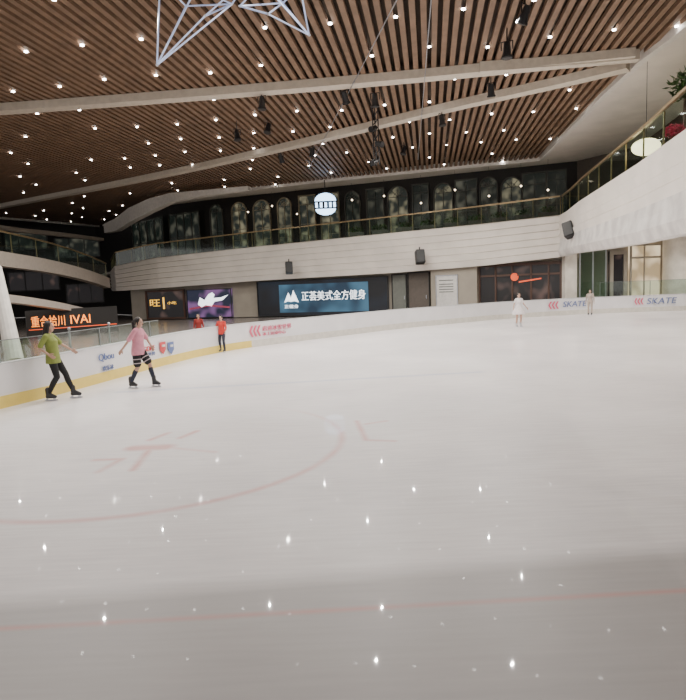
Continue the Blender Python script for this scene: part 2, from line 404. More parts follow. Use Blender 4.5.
bm = NB(); sweep(bm, rpath, prof_part(.42, 1, 4)); tag(obj('wall_balcony_right', bm, M['fascia']), 'ribbed white balcony front on the right', kind='structure')
bm = NB(); sweep(bm, rpath, [(0, .4), (0, 0), (.14, -.1), (.28, -.03), (.42, 0), (.42, .4)]); tag(obj('trim_6', bm, M['fascia2']), 'veined marble band under the right balcony', kind='structure')
bm = NB(); slab(bm, [(p[0], p[1]+.36) for p in fpath]+[(x, y) for x, y in reversed(wallC[1:])], 3.75, 3.95)
tag(obj('floor_gallery', bm, M['soffit']), kind='structure')
bm = NB(); slab(bm, [(p[0]+.4, p[1]) for p in rpath]+[(26, 8.6), (26, 36.5), (wallC[-1][0], 36.5)], 3.9, 4.1)
tag(obj('floor_gallery_right', bm, M['soffit']), kind='structure')
def gplan(px, dy=0):
    Y = interp(FY, px)+dy if px <= 560 else 33+dy+(px-560)*.004
    p = PY(px, 285, Y); return (p.x, p.y)
gpts = [gplan(px, 1.0) for px in range(130, 561, 10)]+[gplan(px, 1.0) for px in range(570, 741, 10)]
bm = NB(); strip(bm, [(x, y, 0, 3.9) for x, y in gpts], .25); tag(obj('wall_far_ground', bm, M['beige']), kind='structure')
bm = NB(); strip(bm, [(24.5, 34, 0, 3.9), (24.5, 5, 0, 3.9)], .3); tag(obj('wall_right_ground', bm, M['beige']), kind='structure')
def railing(path, label, n):
    t = thing('balcony_railing', path[0][:2]+(path[0][3],), label, 'railing')
    top = 1.02
    bm = NB(); strip(bm, [(p[0], p[1], p[3]+.02, p[3]+top-.05) for p in path], .015, .1); obj('glass_panel', bm, M['glass'], t)
    bm = NB(); strip(bm, [(p[0], p[1], p[3]+top-.05, p[3]+top+.03) for p in path], .09, .06); obj('handrail', bm, M['gold'], t)
    L = [0]
    for a, b in zip(path, path[1:]): L.append(L[-1]+(Vector(a[:2])-Vector(b[:2])).length)
    for k in range(n+1):
        s = L[-1]*k/n; i = max(j for j in range(len(L)) if L[j] <= s+1e-6); i = min(i, len(path)-2); f = (s-L[i])/(L[i+1]-L[i])
        q = [path[i][j]+(path[i+1][j]-path[i][j])*f for j in range(4)]; nn = away([path[i], path[i+1]])[0]
        bm = NB(); box(bm, (q[0]+nn.x*.14, q[1]+nn.y*.14, q[3]+top/2-.03), (.04, .04, top-.04)); obj('post', bm, M['gold'], t)
railing(fpath, 'long glass balcony railing with bronze handrail above the far side', 26)
railing(rpath, 'glass balcony railing with bronze handrail on the right gallery', 12)
# ================================================================ upper windows
wC, wD = Vector(wallC[4]), Vector(wallC[5]); wdir = (wD-wC).normalized()
wang = math.atan2(wdir.y, wdir.x)
def arch_pts(w, z0, z1, n=12):
    r = w/2; return [(-r, z0), (-r, z1-r)]+[(-r*math.cos(PI*k/n), z1-r+r*math.sin(PI*k/n)) for k in range(1, n)]+[(r, z1-r), (r, z0)]
def ring(bm, o, i, d0, d1):
    n = len(o)
    V = lambda p, d: bm.verts.new((p[0], d, p[1]))
    A = [V(p, d0) for p in o]; B = [V(p, d0) for p in i]; C2 = [V(p, d1) for p in o]; D2 = [V(p, d1) for p in i]
    for k in range(n-1):
        bm.faces.new((A[k], A[k+1], B[k+1], B[k])); bm.faces.new((C2[k], D2[k], D2[k+1], C2[k+1]))
        bm.faces.new((A[k], C2[k], C2[k+1], A[k+1])); bm.faces.new((B[k], B[k+1], D2[k+1], D2[k]))
def warch(c, w, z1, m, n, fm, square=False, z0=4.0):
    t = thing('window_%d' % n, (c.x, c.y, 0), None, None, kind='structure', rz=wang)
    ap = (lambda w, a, b: [(-w/2, a), (-w/2, b), (w/2, b), (w/2, a)]) if square else arch_pts
    bm = NB(); ring(bm, ap(w, z0, z1), ap(w-.16, z0, z1-.08), -.14, -.01); obj('window_frame', bm, fm, t, local=True)
    bm = NB(); bm.faces.new([bm.verts.new((p[0], -.04, p[1])) for p in ap(w-.15, z0, z1-.08)]); obj('pane', bm, m, t, local=True)
    bm = NB(); r = (w-.2)/2
    box(bm, (0, -.08, (z0+z1)/2-.1), (.05, .05, z1-z0-.3)); box(bm, (0, -.08, z1-w/2), (w-.2, .05, .05)); box(bm, (0, -.08, 5.6), (w-.2, .05, .05)); box(bm, (0, -.08, 6.4), (w-.2, .05, .04))
    if not square:
        for s in (-1, 1): tube(bm, (0, -.08, z1-w/2), (s*r*.68, -.08, z1-w/2+r*.68), .022, n=5)
        pr = [(r*.45*math.cos(PI*k/8), z1-w/2+r*.45*math.sin(PI*k/8)) for k in range(9)]
        for a, b in zip(pr, pr[1:]): tube(bm, (a[0], -.08, a[1]), (b[0], -.08, b[1]), .02, n=5)
    obj('glazing_bar', bm, fm, t, local=True)
M['framel'] = mat('bronze_window_frame', (.30, .26, .18), .4)
M['framem'] = mat('grey_window_frame', (.07, .07, .06), .4)
n = 1
kinds = 'aabaaaassbsasbsabss'
for k in range(19):
    px = 150+k*22.6
    if px < 205: continue
    a, b = 0., 1.
    for _ in range(30):
        mm = (a+b)/2; q = wC+(wD-wC)*mm
        if proj((q.x, q.y, 6.5))[0] < px: a = mm
        else: b = mm
    q = wC+(wD-wC)*a
    sq = kinds[k] == 's'
    z1 = Zat(q.x, q.y, interp([(205, 203), (340, 189), (577, 168)], px)+(3 if kinds[k] == 'b' else 0)-(2 if sq else 0))
    z1 = min(z1, 8.4)
    warm = 225 < px < 345
    warch(q, (1.15, 1.3, 1.45)[k % 3], z1, M['arch_warm'] if warm or k in (11, 13, 16) else M['arch_dark'], n, M['framel'] if warm else M['framem'], sq); n += 1
for k, (a, b, Y0, Y1) in enumerate(((135, 166, 53.2, 48.6), (172, 202, 48, 46.4))):
    p0, p1 = pl(a, Y0), pl(b, Y1); fr = frame(p0, p1, 4.2, 8.0)
    t = thing('window_%d' % n, (*p0, 0), None, None, kind='structure'); n += 1
    bm = NB(); poly_on(bm, fr, [(0, 0), (1, 0), (1, 1), (0, 1)], .2, .02); obj('pane', bm, M['arch_dark'], t)
    bm = NB()
    for u in (0, .25, .5, .75, 1): poly_on(bm, fr, [(u-.012, 0), (u+.012, 0), (u+.012, 1), (u-.012, 1)], .23, .05)
    for v in (0, .5, .97): poly_on(bm, fr, [(0, v), (1, v), (1, v+.02), (0, v+.02)], .23, .05)
    obj('window_frame', bm, M['framem'], t)
for k, (px, py) in enumerate(((248, 212), (272, 206), (297, 214), (352, 200), (384, 196), (421, 203), (455, 190), (489, 196), (521, 186), (548, 190))):
    Y = interp(FY, px)+2.2; g = PY(px, py, Y)
    t = thing('pendant_lamp', g, 'tiny warm pendant lamp hanging in the far upper gallery', 'lamp', 'pendant lamps in the far gallery')
    bm = NB(); ell(bm, g, (.06, .06, .06)); obj('lamp_bulb', bm, M['pend'], t); bm = NB(); tube(bm, g+Vector((0, 0, .05)), (g.x, g.y, ZC-.02), .008, n=5); obj('cord', bm, M['black'], t)
q = PY(325.5, 204, 39.5); rr = .78
t = thing('shop_sign', (q.x, q.y, q.z-rr), 'glowing bluish white round shop sign among the arched upper windows', 'shop sign')
RX = Matrix.Rotation(PI/2, 4, 'X')
def disc(c, r, dep, seg=32): bm = NB(); bmesh.ops.create_cone(bm, cap_ends=True, segments=seg, radius1=r, radius2=r, depth=dep, matrix=Matrix.Translation(c) @ RX); return bm
obj('sign_box', disc(q, rr, .14), M['frame'], t)
fr = frame((q.x-rr, q.y), (q.x+rr, q.y), q.z-rr, q.z+rr)
bm = NB(); poly_on(bm, fr, [(.5+.44*math.cos(PI*k/16), .62+.32*math.sin(PI*k/16)) for k in range(0, 17)], .08)
poly_on(bm, fr, [(.5+.42*math.cos(PI*k/16), .3-.26*math.sin(PI*k/16)) for k in range(0, 17)], .08); obj('light_panel', bm, M['signwhite'], t)
bm = NB()
for u in (.08, .27, .46, .65, .82): poly_on(bm, fr, [(u, .36), (u+.1, .36), (u+.1, .56), (u, .56)], .08)
obj('light_block', bm, M['signwhite'], t)
bm = NB(); tube(bm, (q.x, q.y+.05, q.z+rr-.02), (q.x, q.y+.05, ZC-.02), .03); obj('hanger', bm, M['frame'], t)
for k, (y0, y1, m) in enumerate(((31.5, 28, 'shopdark'), (27.4, 24, 'arch_dark'), (23.4, 20, 'arch_warm'), (19.4, 15.5, 'arch_dark'))):
    X = lambda y: 12.4+(y-14)*(16.3-12.4)/19
    fr = frame((X(y0), y0), (X(y1), y1), 4.2, 7.6); fr['n'] = Vector((-1, .2, 0)).normalized()
    t = thing('window_%d' % n, (X(y0), y0, 4.1), None, None, kind='structure'); n += 1
    bm = NB(); poly_on(bm, fr, [(0, 0), (1, 0), (1, 1), (0, 1)], .04, .02); obj('pane', bm, M[m], t)
    bm = NB()
    for u in (0, .33, .66, 1): poly_on(bm, fr, [(u-.015, 0), (u+.015, 0), (u+.015, 1), (u-.015, 1)], .07, .06)
    poly_on(bm, fr, [(0, 1), (1, 1), (1, 1.04), (0, 1.04)], .07, .06); obj('window_frame', bm, M['frame'], t)
g = PY(646, 147, 20)
t = thing('globe_lamp', g, 'round glowing warm lamp hanging over the right gallery', 'lamp')
bm = NB(); ell(bm, g, (.44, .44, .27), 3); obj('lamp_shade', bm, M['globe'], t, smooth=True)
bm = NB(); tube(bm, g+Vector((0, 0, .25)), (g.x, g.y, ZC-.02), .008); obj('cord', bm, M['black'], t)
def foliage(bm, c, s, nleaf, L=.12):
    for _ in range(nleaf):
        while True:
            v = Vector((random.uniform(-1, 1), random.uniform(-1, 1), random.uniform(-1, 1)))
            if v.length < 1: break
        p = Vector(c)+Vector((v.x*s[0], v.y*s[1], v.z*s[2]))
        d = Vector((random.gauss(0, 1), random.gauss(0, 1), random.gauss(.4, .7))).normalized(); w = d.orthogonal().normalized()*L*.22
        q = [p, p+d*L*.5+w, p+d*L, p+d*L*.5-w]; bm.faces.new([bm.verts.new(x) for x in q])
g = PY(685, 90, 18.2); base = Vector((g.x, g.y, 4.1))
t = thing('potted_plant', base, 'leafy potted plant behind the right gallery handrail', 'plant')
bm = NB(); tube(bm, base, base+Vector((0, 0, .6)), .18, .26, 14); obj('pot', bm, M['pot'], t)
bm = NB(); tube(bm, base+Vector((0, 0, .5)), (g.x, g.y, g.z), .04); obj('stem', bm, M['woodf'], t)
bm = NB(); foliage(bm, (g.x, g.y, g.z+.1), (.35, .4, .4), 260, .26); obj('foliage', bm, M['leaf'], t)
g = PY(673, 132, 17.2); base = Vector((g.x+.1, g.y, 4.1))
t = thing('flower_planter', base, 'tall planter of red flowers behind the right gallery glass', 'planter')
bm = NB(); box(bm, base+Vector((0, 0, .55)), (.36, .36, 1.1)); obj('planter_box', bm, M['pot'], t)
bm = NB(); foliage(bm, (base.x, base.y, g.z), (.28, .28, .2), 300, .12); obj('flowers', bm, M['flower'], t)
bm = NB(); foliage(bm, (base.x, base.y, (g.z+5.2)/2), (.2, .2, .3), 120, .16); obj('leaves', bm, M['leaf'], t)
for k in range(9):
    px = 356+k*24; Y = interp(FY, px)+1.0; x, y = pl(px, Y); zf = 3.95
    t = thing('hedge_planter', (x, y, zf), 'green hedge planter box standing behind the far balcony glass', 'planter', group='hedge planters along the far gallery')
    bm = NB(); zt = Zat(x, y, interp(FT, px)-4); box(bm, (x, y, (zf+zt)/2), (1.0, .4, zt-zf)); obj('planter_box', bm, M['pot'], t)
    bm = NB(); foliage(bm, (x, y, zt+.12), (.5, .22, .2), 120, .16); obj('foliage', bm, M['leaf'], t)
# ================================================================ ground floor fronts
def gpanel(px0, px1, yt, yb, dy, zmin=.02):
    p0, p1 = gplan(px0, dy), gplan(px1, dy); m = ((p0[0]+p1[0])/2, (p0[1]+p1[1])/2)
    return frame(p0, p1, max(Zat(*m, yb), zmin), Zat(*m, yt))
R4 = [(0, 0), (1, 0), (1, 1), (0, 1)]
def border(bm, fr, w, out, th):
    wu = w/fr['w']; wv = w/(fr['z1']-fr['z0'])
    poly_on(bm, fr, [(0, 0), (wu, 0), (wu, 1), (0, 1)], out, th); poly_on(bm, fr, [(1-wu, 0), (1, 0), (1, 1), (1-wu, 1)], out, th)
    poly_on(bm, fr, [(wu, 1-wv), (1-wu, 1-wv), (1-wu, 1), (wu, 1)], out, th); poly_on(bm, fr, [(wu, 0), (1-wu, 0), (1-wu, wv), (wu, wv)], out, th)
def screen(px0, px1, yt, yb, m, label):
    fr = gpanel(px0, px1, yt, yb, .75)
    t = thing('led_billboard', fpt(fr, .5, 0), label, 'billboard')
    bm = NB(); poly_on(bm, fr, R4, -.14, .16); obj('screen', bm, M[m], t)
    bm = NB(); border(bm, fr, .06, .03, .05); obj('screen_frame', bm, M['frame'], t)
    return t, fr
t, fr = screen(257, 388, 279, 317, 'led', 'wide dark screen with white Chinese lettering on a blue glow')
text_on(fr, .36, .84, .42, .68, '正荟美式全方健身', M['ledwhite'], t, out=.05)
text_on(fr, .22, .33, .22, .32, '正健身', M['ledwhite'], t, out=.05)
bm = NB(); poly_on(bm, fr, [(.22, .38), (.255, .66), (.275, .5), (.295, .72), (.335, .38), (.30, .42), (.275, .40), (.25, .42)], .04); obj('mountain_emblem', bm, M['ledwhite'], t)
bm = NB(); poly_on(bm, fr, [(.18, .1), (.86, .1), (.86, .88), (.18, .88)], .022, .01); obj('light_patch', bm, M['ledblue'], t)
t, fr = screen(186, 231, 289, 327, 'led2', 'lit poster screen with a pale figure on the far wall')
bm = NB(); poly_on(bm, fr, [(.25, .48), (.3, .72), (.4, .62), (.5, .82), (.58, .88), (.63, .8), (.6, .68), (.78, .7), (.93, .78), (.8, .6), (.62, .56), (.55, .4), (.42, .45), (.33, .38)], .04); obj('figure_shape', bm, M['ledwhite'], t)
bm = NB(); poly_on(bm, fr, [(.05, .3), (.5, .4), (.95, .32), (.95, .38), (.5, .46), (.05, .36)], .04); obj('colour_streak', bm, M['pink'], t)
SF = 'storefront'
fr = gpanel(145, 184, 290, 330, .8)
t = thing(SF, fpt(fr, .5, 0), 'dark storefront with glowing yellow characters left of the poster screen', 'storefront')
bm = NB(); poly_on(bm, fr, R4, -.14, .16); obj('window_pane', bm, M['shopdark'], t); bm = NB(); border(bm, fr, .12, .03, .08); obj('shop_frame', bm, M['woodf'], t)
text_on(fr, .1, .36, .45, .68, '旺', M['gneon'], t); bm = NB(); poly_on(bm, fr, [(.44, .35), (.48, .35), (.48, .75), (.44, .75)], .04); obj('light_strip', bm, M['gneon'], t)
text_on(fr, .55, .78, .5, .6, '小吃', M['gneon'], t)
for (a, b, yt, yb, m, lab) in ((392, 407, 274, 312, 'greyp', 'narrow grey green service door right of the wide dark screen'), (408, 430, 272, 312, 'midwall', 'taupe service door left of the beige pillar')):
    fr = gpanel(a, b, yt, yb, .85); t = thing('service_door', fpt(fr, .5, 0), lab, 'door')
    bm = NB(); poly_on(bm, fr, R4, -.04, .08); obj('door_leaf', bm, M[m], t); bm = NB(); border(bm, fr, .06, .04, .05); obj('door_frame', bm, M['frame'], t)
    bm = NB(); c = fpt(fr, .85, .38, .1); box(bm, c, (.04, .05, .22)); obj('handle', bm, M['steel'], t)
fr = gpanel(431, 477, 266, 312, .35); bm = NB(); poly_on(bm, fr, R4, -.5, .5)
tag(obj('wall_pillar', bm, M['beige']), kind='structure')
fr2 = gpanel(436, 458, 275, 307, .33); t = thing('wall_poster', fpt(fr2, .5, 0), 'white framed notice poster on the beige pillar', 'poster')
bm = NB(); poly_on(bm, fr2, R4, .0, .03); obj('sheet', bm, M['poster'], t); bm = NB(); border(bm, fr2, .05, .03, .03); obj('poster_frame', bm, M['steel'], t)
bm = NB()
for v in (.82, .7, .62, .54, .46): poly_on(bm, fr2, [(.15, v), (.8, v), (.8, v+.03), (.15, v+.03)], .032, .005)
obj('printed_lines', bm, M['greyp'], t)
fr = gpanel(478, 563, 263, 312, .8); t = thing(SF, fpt(fr, .5, 0), 'dark timber storefront with a red and orange lit round sign', 'storefront')
bm = NB(); poly_on(bm, fr, R4, -.14, .16); obj('window_pane', bm, M['shopdark'], t)
bm = NB(); border(bm, fr, .16, .03, .1)
for u in (.22, .42, .64, .84): poly_on(bm, fr, [(u-.01, 0), (u+.01, 0), (u+.01, 1), (u-.01, 1)], .03, .08)
poly_on(bm, fr, [(0, .74), (1, .74), (1, .78), (0, .78)], .03, .08); obj('shop_frame', bm, M['woodf'], t)
c = fpt(fr, .45, .72, .14); obj('round_sign', disc(c, .22, .06, 24), M['neonred'], t)
bm = NB(); poly_on(bm, fr, [(.5, .60), (.76, .66), (.76, .685), (.5, .63)], .13); obj('light_strip', bm, M['neonred'], t)
fr = gpanel(565, 577, 250, 312, .2); bm = NB(); poly_on(bm, fr, R4, -.4, .4); tag(obj('column', bm, M['marble']), 'narrow pale stone column right of the timber storefront', 'column')
fr = gpanel(579, 606, 249, 312, .1); t = thing('glass_enclosure', fpt(fr, .5, 0), 'green tinted glass enclosure right of the narrow pale column', 'glass enclosure')
bm = NB(); poly_on(bm, fr, R4, 0, .03); obj('glass_panel', bm, M['gglass'], t); bm = NB(); border(bm, fr, .06, 0, .06); poly_on(bm, fr, [(.48, 0), (.52, 0), (.52, 1), (.48, 1)], 0, .06); obj('glass_frame', bm, M['steel'], t)
fr = gpanel(609, 626, 251, 312, .8); t = thing(SF, fpt(fr, .5, 0), 'unlit narrow storefront between green glass and bright warm storefront', 'storefront')
bm = NB(); poly_on(bm, fr, R4, -.12, .14); obj('window_pane', bm, M['shopdark'], t); bm = NB(); border(bm, fr, .2, .03, .08); obj('shop_frame', bm, M['beige'], t)
fr = gpanel(629, 661, 244, 312, .8); t = thing(SF, fpt(fr, .5, 0), 'brightly lit warm yellow storefront beside the thick marble column', 'storefront')
bm = NB(); poly_on(bm, fr, R4, -.12, .14); obj('window_pane', bm, M['shopwarm'], t); bm = NB(); border(bm, fr, .1, .03, .08)
poly_on(bm, fr, [(.43, 0), (.46, 0), (.46, 1), (.43, 1)], .03, .08)
obj('shop_frame', bm, M['beige'], t)
bm = NB(); poly_on(bm, fr, [(0, .78), (1, .78), (1, .81), (0, .81)], .05, .08); obj('lintel', bm, M['beige'], t)
p = gplan(680, .0); bm = NB(); bmesh.ops.create_cone(bm, cap_ends=True, segments=32, radius1=.9, radius2=.9, depth=3.93, matrix=Matrix.Translation((p[0], p[1], 1.925)))
box(bm, (p[0], p[1], .12), (1.9, 1.9, .3)); tag(obj('column', bm, M['marble']), 'thick round marble column at the right edge behind the boards', 'column')
# ================================================================ left side of the mall
def lband(rows, th, name, m, lab):
    pts = []
    for a, yt, yb, Y in rows:
        p = PY(a, (yt+yb)/2, Y); pts.append((p.x, p.y, Zat(p.x, p.y, yb), Zat(p.x, p.y, yt)))
    pts = smooth2(pts)
    bm = NB(); strip(bm, pts, th); tag(obj(name, bm, M[m]), lab, kind='structure'); return pts
b1 = lband([(-90, 233, 253, 24), (0, 251, 266, 30), (50, 259, 272, 35), (90, 270, 281, 40), (110, 278, 288, 44)], .5, 'wall_left_balcony', 'bandleft', 'curved beige left balcony front')
b2 = lband([(-90, 283, 293, 20), (0, 293, 301, 25), (50, 300, 307, 29), (90, 309, 314, 34), (116, 316, 320, 38)], .4, 'wall_left_lower_balcony', 'bandleft', 'lower curved beige band at left')
b3 = lband([(-90, 206, 212, 34), (0, 226, 230, 40), (60, 232, 236, 46), (104, 238, 241, 50)], .4, 'trim_7', 'bandleft', 'thin curved line above the left balcony')
railing([(p[0], p[1], p[2], p[3]) for p in b1[::2]], 'curved glass railing on the left balcony', 8)
for k, (a, b, yt, yb, Y) in enumerate(((4, 48, 232, 250, 52), (54, 100, 238, 258, 54), (8, 60, 272, 292, 50), (66, 104, 284, 304, 52))):
    p0, p1 = PY(a, (yt+yb)/2, Y), PY(b, (yt+yb)/2, Y+1); fr = frame(p0, p1, Zat(p0.x, p0.y, yb), Zat(p0.x, p0.y, yt))
    t = thing('window_%d' % n, (p0.x, p0.y, fr['z0']), None, None, kind='structure'); n += 1
    bm = NB(); poly_on(bm, fr, R4, 0, .03); obj('pane', bm, M['arch_dark'] if k < 2 else M['shopdark'], t)
    bm = NB(); border(bm, fr, .1, .03, .06)
    for u in (.33, .66): poly_on(bm, fr, [(u-.01, 0), (u+.01, 0), (u+.01, 1), (u-.01, 1)], .03, .06)
    obj('window_frame', bm, M['frame'], t)
p0, p1 = PY(26, 322, 30), PY(118, 322, 33); fr = frame(p0, p1, .0, Zat(p0.x, p0.y, 311))
t = thing('neon_shop_sign', (p0.x, p0.y, 0), 'orange neon Chinese lettering on the dark shop behind the left boards', 'neon sign')
bm = NB(); poly_on(bm, fr, R4, -.1, .1); obj('backing_board', bm, M['darkwall'], t)
def zfr(py): return (Zat(p0.x, p0.y, py)-fr['z0'])/(fr['z1']-fr['z0'])
text_on(fr, .05, .40, zfr(328), zfr(317), '重合拾川', M['neon'], t); text_on(fr, .46, .68, zfr(327), zfr(318), 'IVAI', M['neon'], t)
bm = NB(); poly_on(bm, fr, [(.02, zfr(330.8)), (.98, zfr(330.8)), (.98, zfr(330)), (.02, zfr(330))], .03); obj('light_strip', bm, M['neonred'], t)
a, b = PY(-4, 268, 15), PY(15, 362, 13.8)
bm = NB(); tube(bm, b, a, .2, .13, 14)
b0 = Vector((b.x+.05, b.y-.1, -.045)); tube(bm, b0, b, .23, .2, 14)
tag(base_obj('leaning_mast', bm, M['white'], b0), 'leaning white tapered mast behind the boards at the left edge', 'mast')
for k, (px, Y) in enumerate(((70, 17), (110, 19))):
    x, y = PY(px, 340, Y).x, Y
    t = thing('crowd_barrier', (x, y, -.045), ('steel post barrier behind the boards beside the %s' % ('green-shirted skater' if k == 0 else 'sponsor lettering')), 'barrier')
    bm = NB(); tube(bm, (x, y, -.02), (x, y, 1.15), .03); obj('post', bm, M['screenrail'], t); bm = NB(); tube(bm, (x, y, -.045), (x, y, -.01), .18, n=16); obj('base_plate', bm, M['steel'], t)
    bm = NB(); ell(bm, (x, y, 1.17), (.05, .05, .05)); obj('post_cap', bm, M['steel'], t)
# ================================================================ ceiling fittings
def in_view(p, m=12):
    a, b = proj(p); return -m < a < 686+m and -m < b < 700
bmx = NB(); bmesh.ops.create_cone(bmx, cap_ends=True, segments=12, radius1=.05, radius2=.05, depth=.03)
me = bpy.data.meshes.new('downlight'); bmx.to_mesh(me); bmx.free(); me.materials.append(M['lamp'])
dlpos = []
for iu in range(-38, 18):
    for iv in range(0, 16):
        k = iu*6+(iv % 2)*3; u = (k+.5)*PITCH; v = 13.3+iv*2.6+random.uniform(-.25, .25)
        q = us*u+ds*v
        if not inside(q.x, q.y, cpoly): continue
        if not in_view((q.x, q.y, ZC)): continue
        if (v > 34 or q.x < -11) and (iu % 2): continue
        if random.random() < .15: continue
        dlpos.append(q)
for q in dlpos:
    o = bpy.data.objects.new('downlight', me); col.objects.link(o); o.location = (q.x, q.y, ZC-.02)
    tag(o, 'small round white downlight set between the brown ceiling slats', 'downlight', 'downlights in the slat ceiling')
def spot(x, y, z, P, ang=165, r=.02, c=(1, .95, .89)):
    l = bpy.data.lights.new('spot', 'SPOT'); l.energy = P; l.spot_size = math.radians(ang); l.spot_blend = .5; l.shadow_soft_size = r; l.color = c
    o = bpy.data.objects.new('spot', l); col.objects.link(o); o.location = (x, y, z)
for X in (-13, -8.5, -4, .5, 5):
    for Y in (9.5, 14.5, 19.5, 24.5, 29.5):
        spot(X+(Y-17)*.15+random.uniform(-1, 1), Y+random.uniform(-1.4, 1.4), ZC-.5, (720 if Y > 11 else 280)*(.75 if X < -10 else 1))
spot(-8, 36, ZC-.4, 650); spot(2, 34.5, ZC-.4, 600); spot(-17, 30, ZC-.4, 450)  # last spot is an added fill that brightens the left balcony bands
for X, Y in ((14, 30), (13.5, 22), (19, 28), (12, 15), (17, 30.5)): spot(X, Y, 3.85, 260, 160)  # added fill lamps under the right gallery slab, brightening ice and column below
spot(13.0, 24, ZC-.1, 300, 160); spot(11, 16, ZC-.1, 240, 160)
def fixture(px, py, Y, s, tilt, yaw, label, group=None):
    c = PY(px, py, Y); t = thing('stage_light', c, label, 'stage light', group)
    rot = Matrix.Rotation(yaw, 3, 'Z') @ Matrix.Rotation(tilt, 3, 'X')
    bm = NB(); d = rot @ Vector((0, 0, -1)); tube(bm, c-d*.22*s, c+d*.2*s, .1*s, .14*s, 14); tube(bm, c+d*.2*s, c+d*.26*s, .17*s, .17*s, 14); obj('lamp_body', bm, M['black'], t)
    bm = NB(); r = rot @ Vector((1, 0, 0)); top = c+Vector((0, 0, .26*s))
    for k in (-1, 1): tube(bm, c+r*.18*s*k, top+r*.18*s*k, .018*s, n=6)
    tube(bm, top-r*.18*s, top+r*.18*s, .018*s, n=6); obj('yoke', bm, M['black'], t)
    bm = NB(); tube(bm, top, (c.x, c.y, ZC-.0), .022*s, n=6); obj('hanging_rod', bm, M['black'], t)
    bm = NB(); tube(bm, c+d*.262*s, c+d*.27*s, .13*s, n=14); obj('lens', bm, M['frame'], t)
fx = [(375, 100, 24), (262, 103, 24), (268, 128, 27), (491, 90, 24), (525, 14, 16), (507, 50, 20), (312, 152, 30), (281, 158, 31), (404, 150, 31), (345, 97, 24), (442, 120, 27), (237, 135, 28)]
labs = ['black stage light hanging just above the dark hanging truss', 'black stage light left of centre, on the upper of the two long beams', 'black stage light just below another, left of the truss', 'black stage light hanging below the right part of the upper beam', 'black stage light at the top edge, right of centre', 'black stage light above the upper beam, right of centre', 'black stage light low under the lower beam, above the bright window sign', 'black stage light farthest down left of the ceiling cable', 'black stage light low right of the dark hanging truss', 'black stage light beside the ceiling cable above the lower beam', 'black stage light between the truss and the right beam end', 'black stage light on the lower beam, left of the others']
for (a, b, Y), l in zip(fx, labs):
    while PY(a, b, Y).z > ZC-.32: Y -= 1
    fixture(a, b, Y, .85, random.uniform(-.6, .6), random.uniform(-1, 1), l)
tp = PY(375, 118, 26)
while tp.z > ZC-.5: tp = PY(375, 118, tp.y-1)
bz = Zat(tp.x, tp.y, 165); t = thing('hanging_truss', (tp.x, tp.y, bz), 'black vertical lighting truss hanging from the ceiling centre', 'truss')
for sx, sy in ((-.1, -.1), (.1, -.1), (0, .1)):
    bm = NB(); tube(bm, (tp.x+sx, tp.y+sy, bz), (tp.x+sx, tp.y+sy, ZC), .022, n=6); obj('truss_rail', bm, M['black'], t)
bm = NB(); z = bz
while z < ZC-.3:
    tube(bm, (tp.x-.1, tp.y-.1, z), (tp.x+.1, tp.y-.1, z+.25), .014, n=5); tube(bm, (tp.x+.1, tp.y-.1, z+.25), (tp.x, tp.y+.1, z+.1), .014, n=5); z += .28
obj('truss_brace', bm, M['black'], t)
for z, s in ((bz+.1, -1), (bz+.75, 1), (bz+1.3, -1)):
    bm = NB(); tube(bm, (tp.x, tp.y-.2, z), (tp.x+.2*s, tp.y-.45, z-.12), .08, .11, 12); obj('spot_head', bm, M['black'], t)
for (A, B, lab) in (((309, 168), (402, -10), 'thin steel cable slanting across the ceiling centre'), ((418, 160), (432, -10), 'thin steel cable slanting right of the truss')):
    a, b = PZ(*A, ZC-.35), PZ(*B, ZC-.35); bm = NB(); tube(bm, a, b, .015, n=6)
    tube(bm, a, a+Vector((0, 0, .35)), .015, n=6); tube(bm, b, b+Vector((0, 0, .35)), .015, n=6)
    tag(base_obj('ceiling_cable', bm, M['steel'], a), lab, 'cable')
def star(vs, es, anchors, label):
    P = [PY(*v) for v in vs]; t = thing('hanging_star', P[0], label, 'ceiling ornament')
    for i, j in es: bm = NB(); tube(bm, P[i], P[j], .017, n=6); obj('star_tube', bm, M['starblue'], t)
    for p in P: bm = NB(); ell(bm, p, (.03, .03, .03), 1); obj('joint', bm, M['steel'], t)
    for i in anchors: bm = NB(); tube(bm, P[i], (P[i].x, P[i].y, ZC+.2), .006, n=5); obj('suspension_wire', bm, M['steel'], t)
star([(157, 65, 12), (160, -20, 12), (232, 4, 12.6), (196, -12, 11.4), (205, 16, 12.2), (248, -22, 12), (186, 6, 13)],
     [(0, 1), (0, 2), (0, 3), (0, 4), (1, 3), (3, 2), (2, 4), (4, 5), (2, 5), (3, 5), (1, 6), (6, 2), (6, 0)], (1, 3, 5), 'large silver tube star hanging at the top left')
star([(309, 35, 12), (262, -18, 12), (300, -14, 11.6), (283, 3, 12.6), (240, 6, 12.2), (268, 14, 11.5)],
     [(0, 1), (0, 2), (0, 3), (1, 4), (4, 5), (5, 3), (3, 1), (5, 0), (2, 3), (1, 2), (4, 3)], (1, 2), 'smaller silver tube star hanging right of the large one')
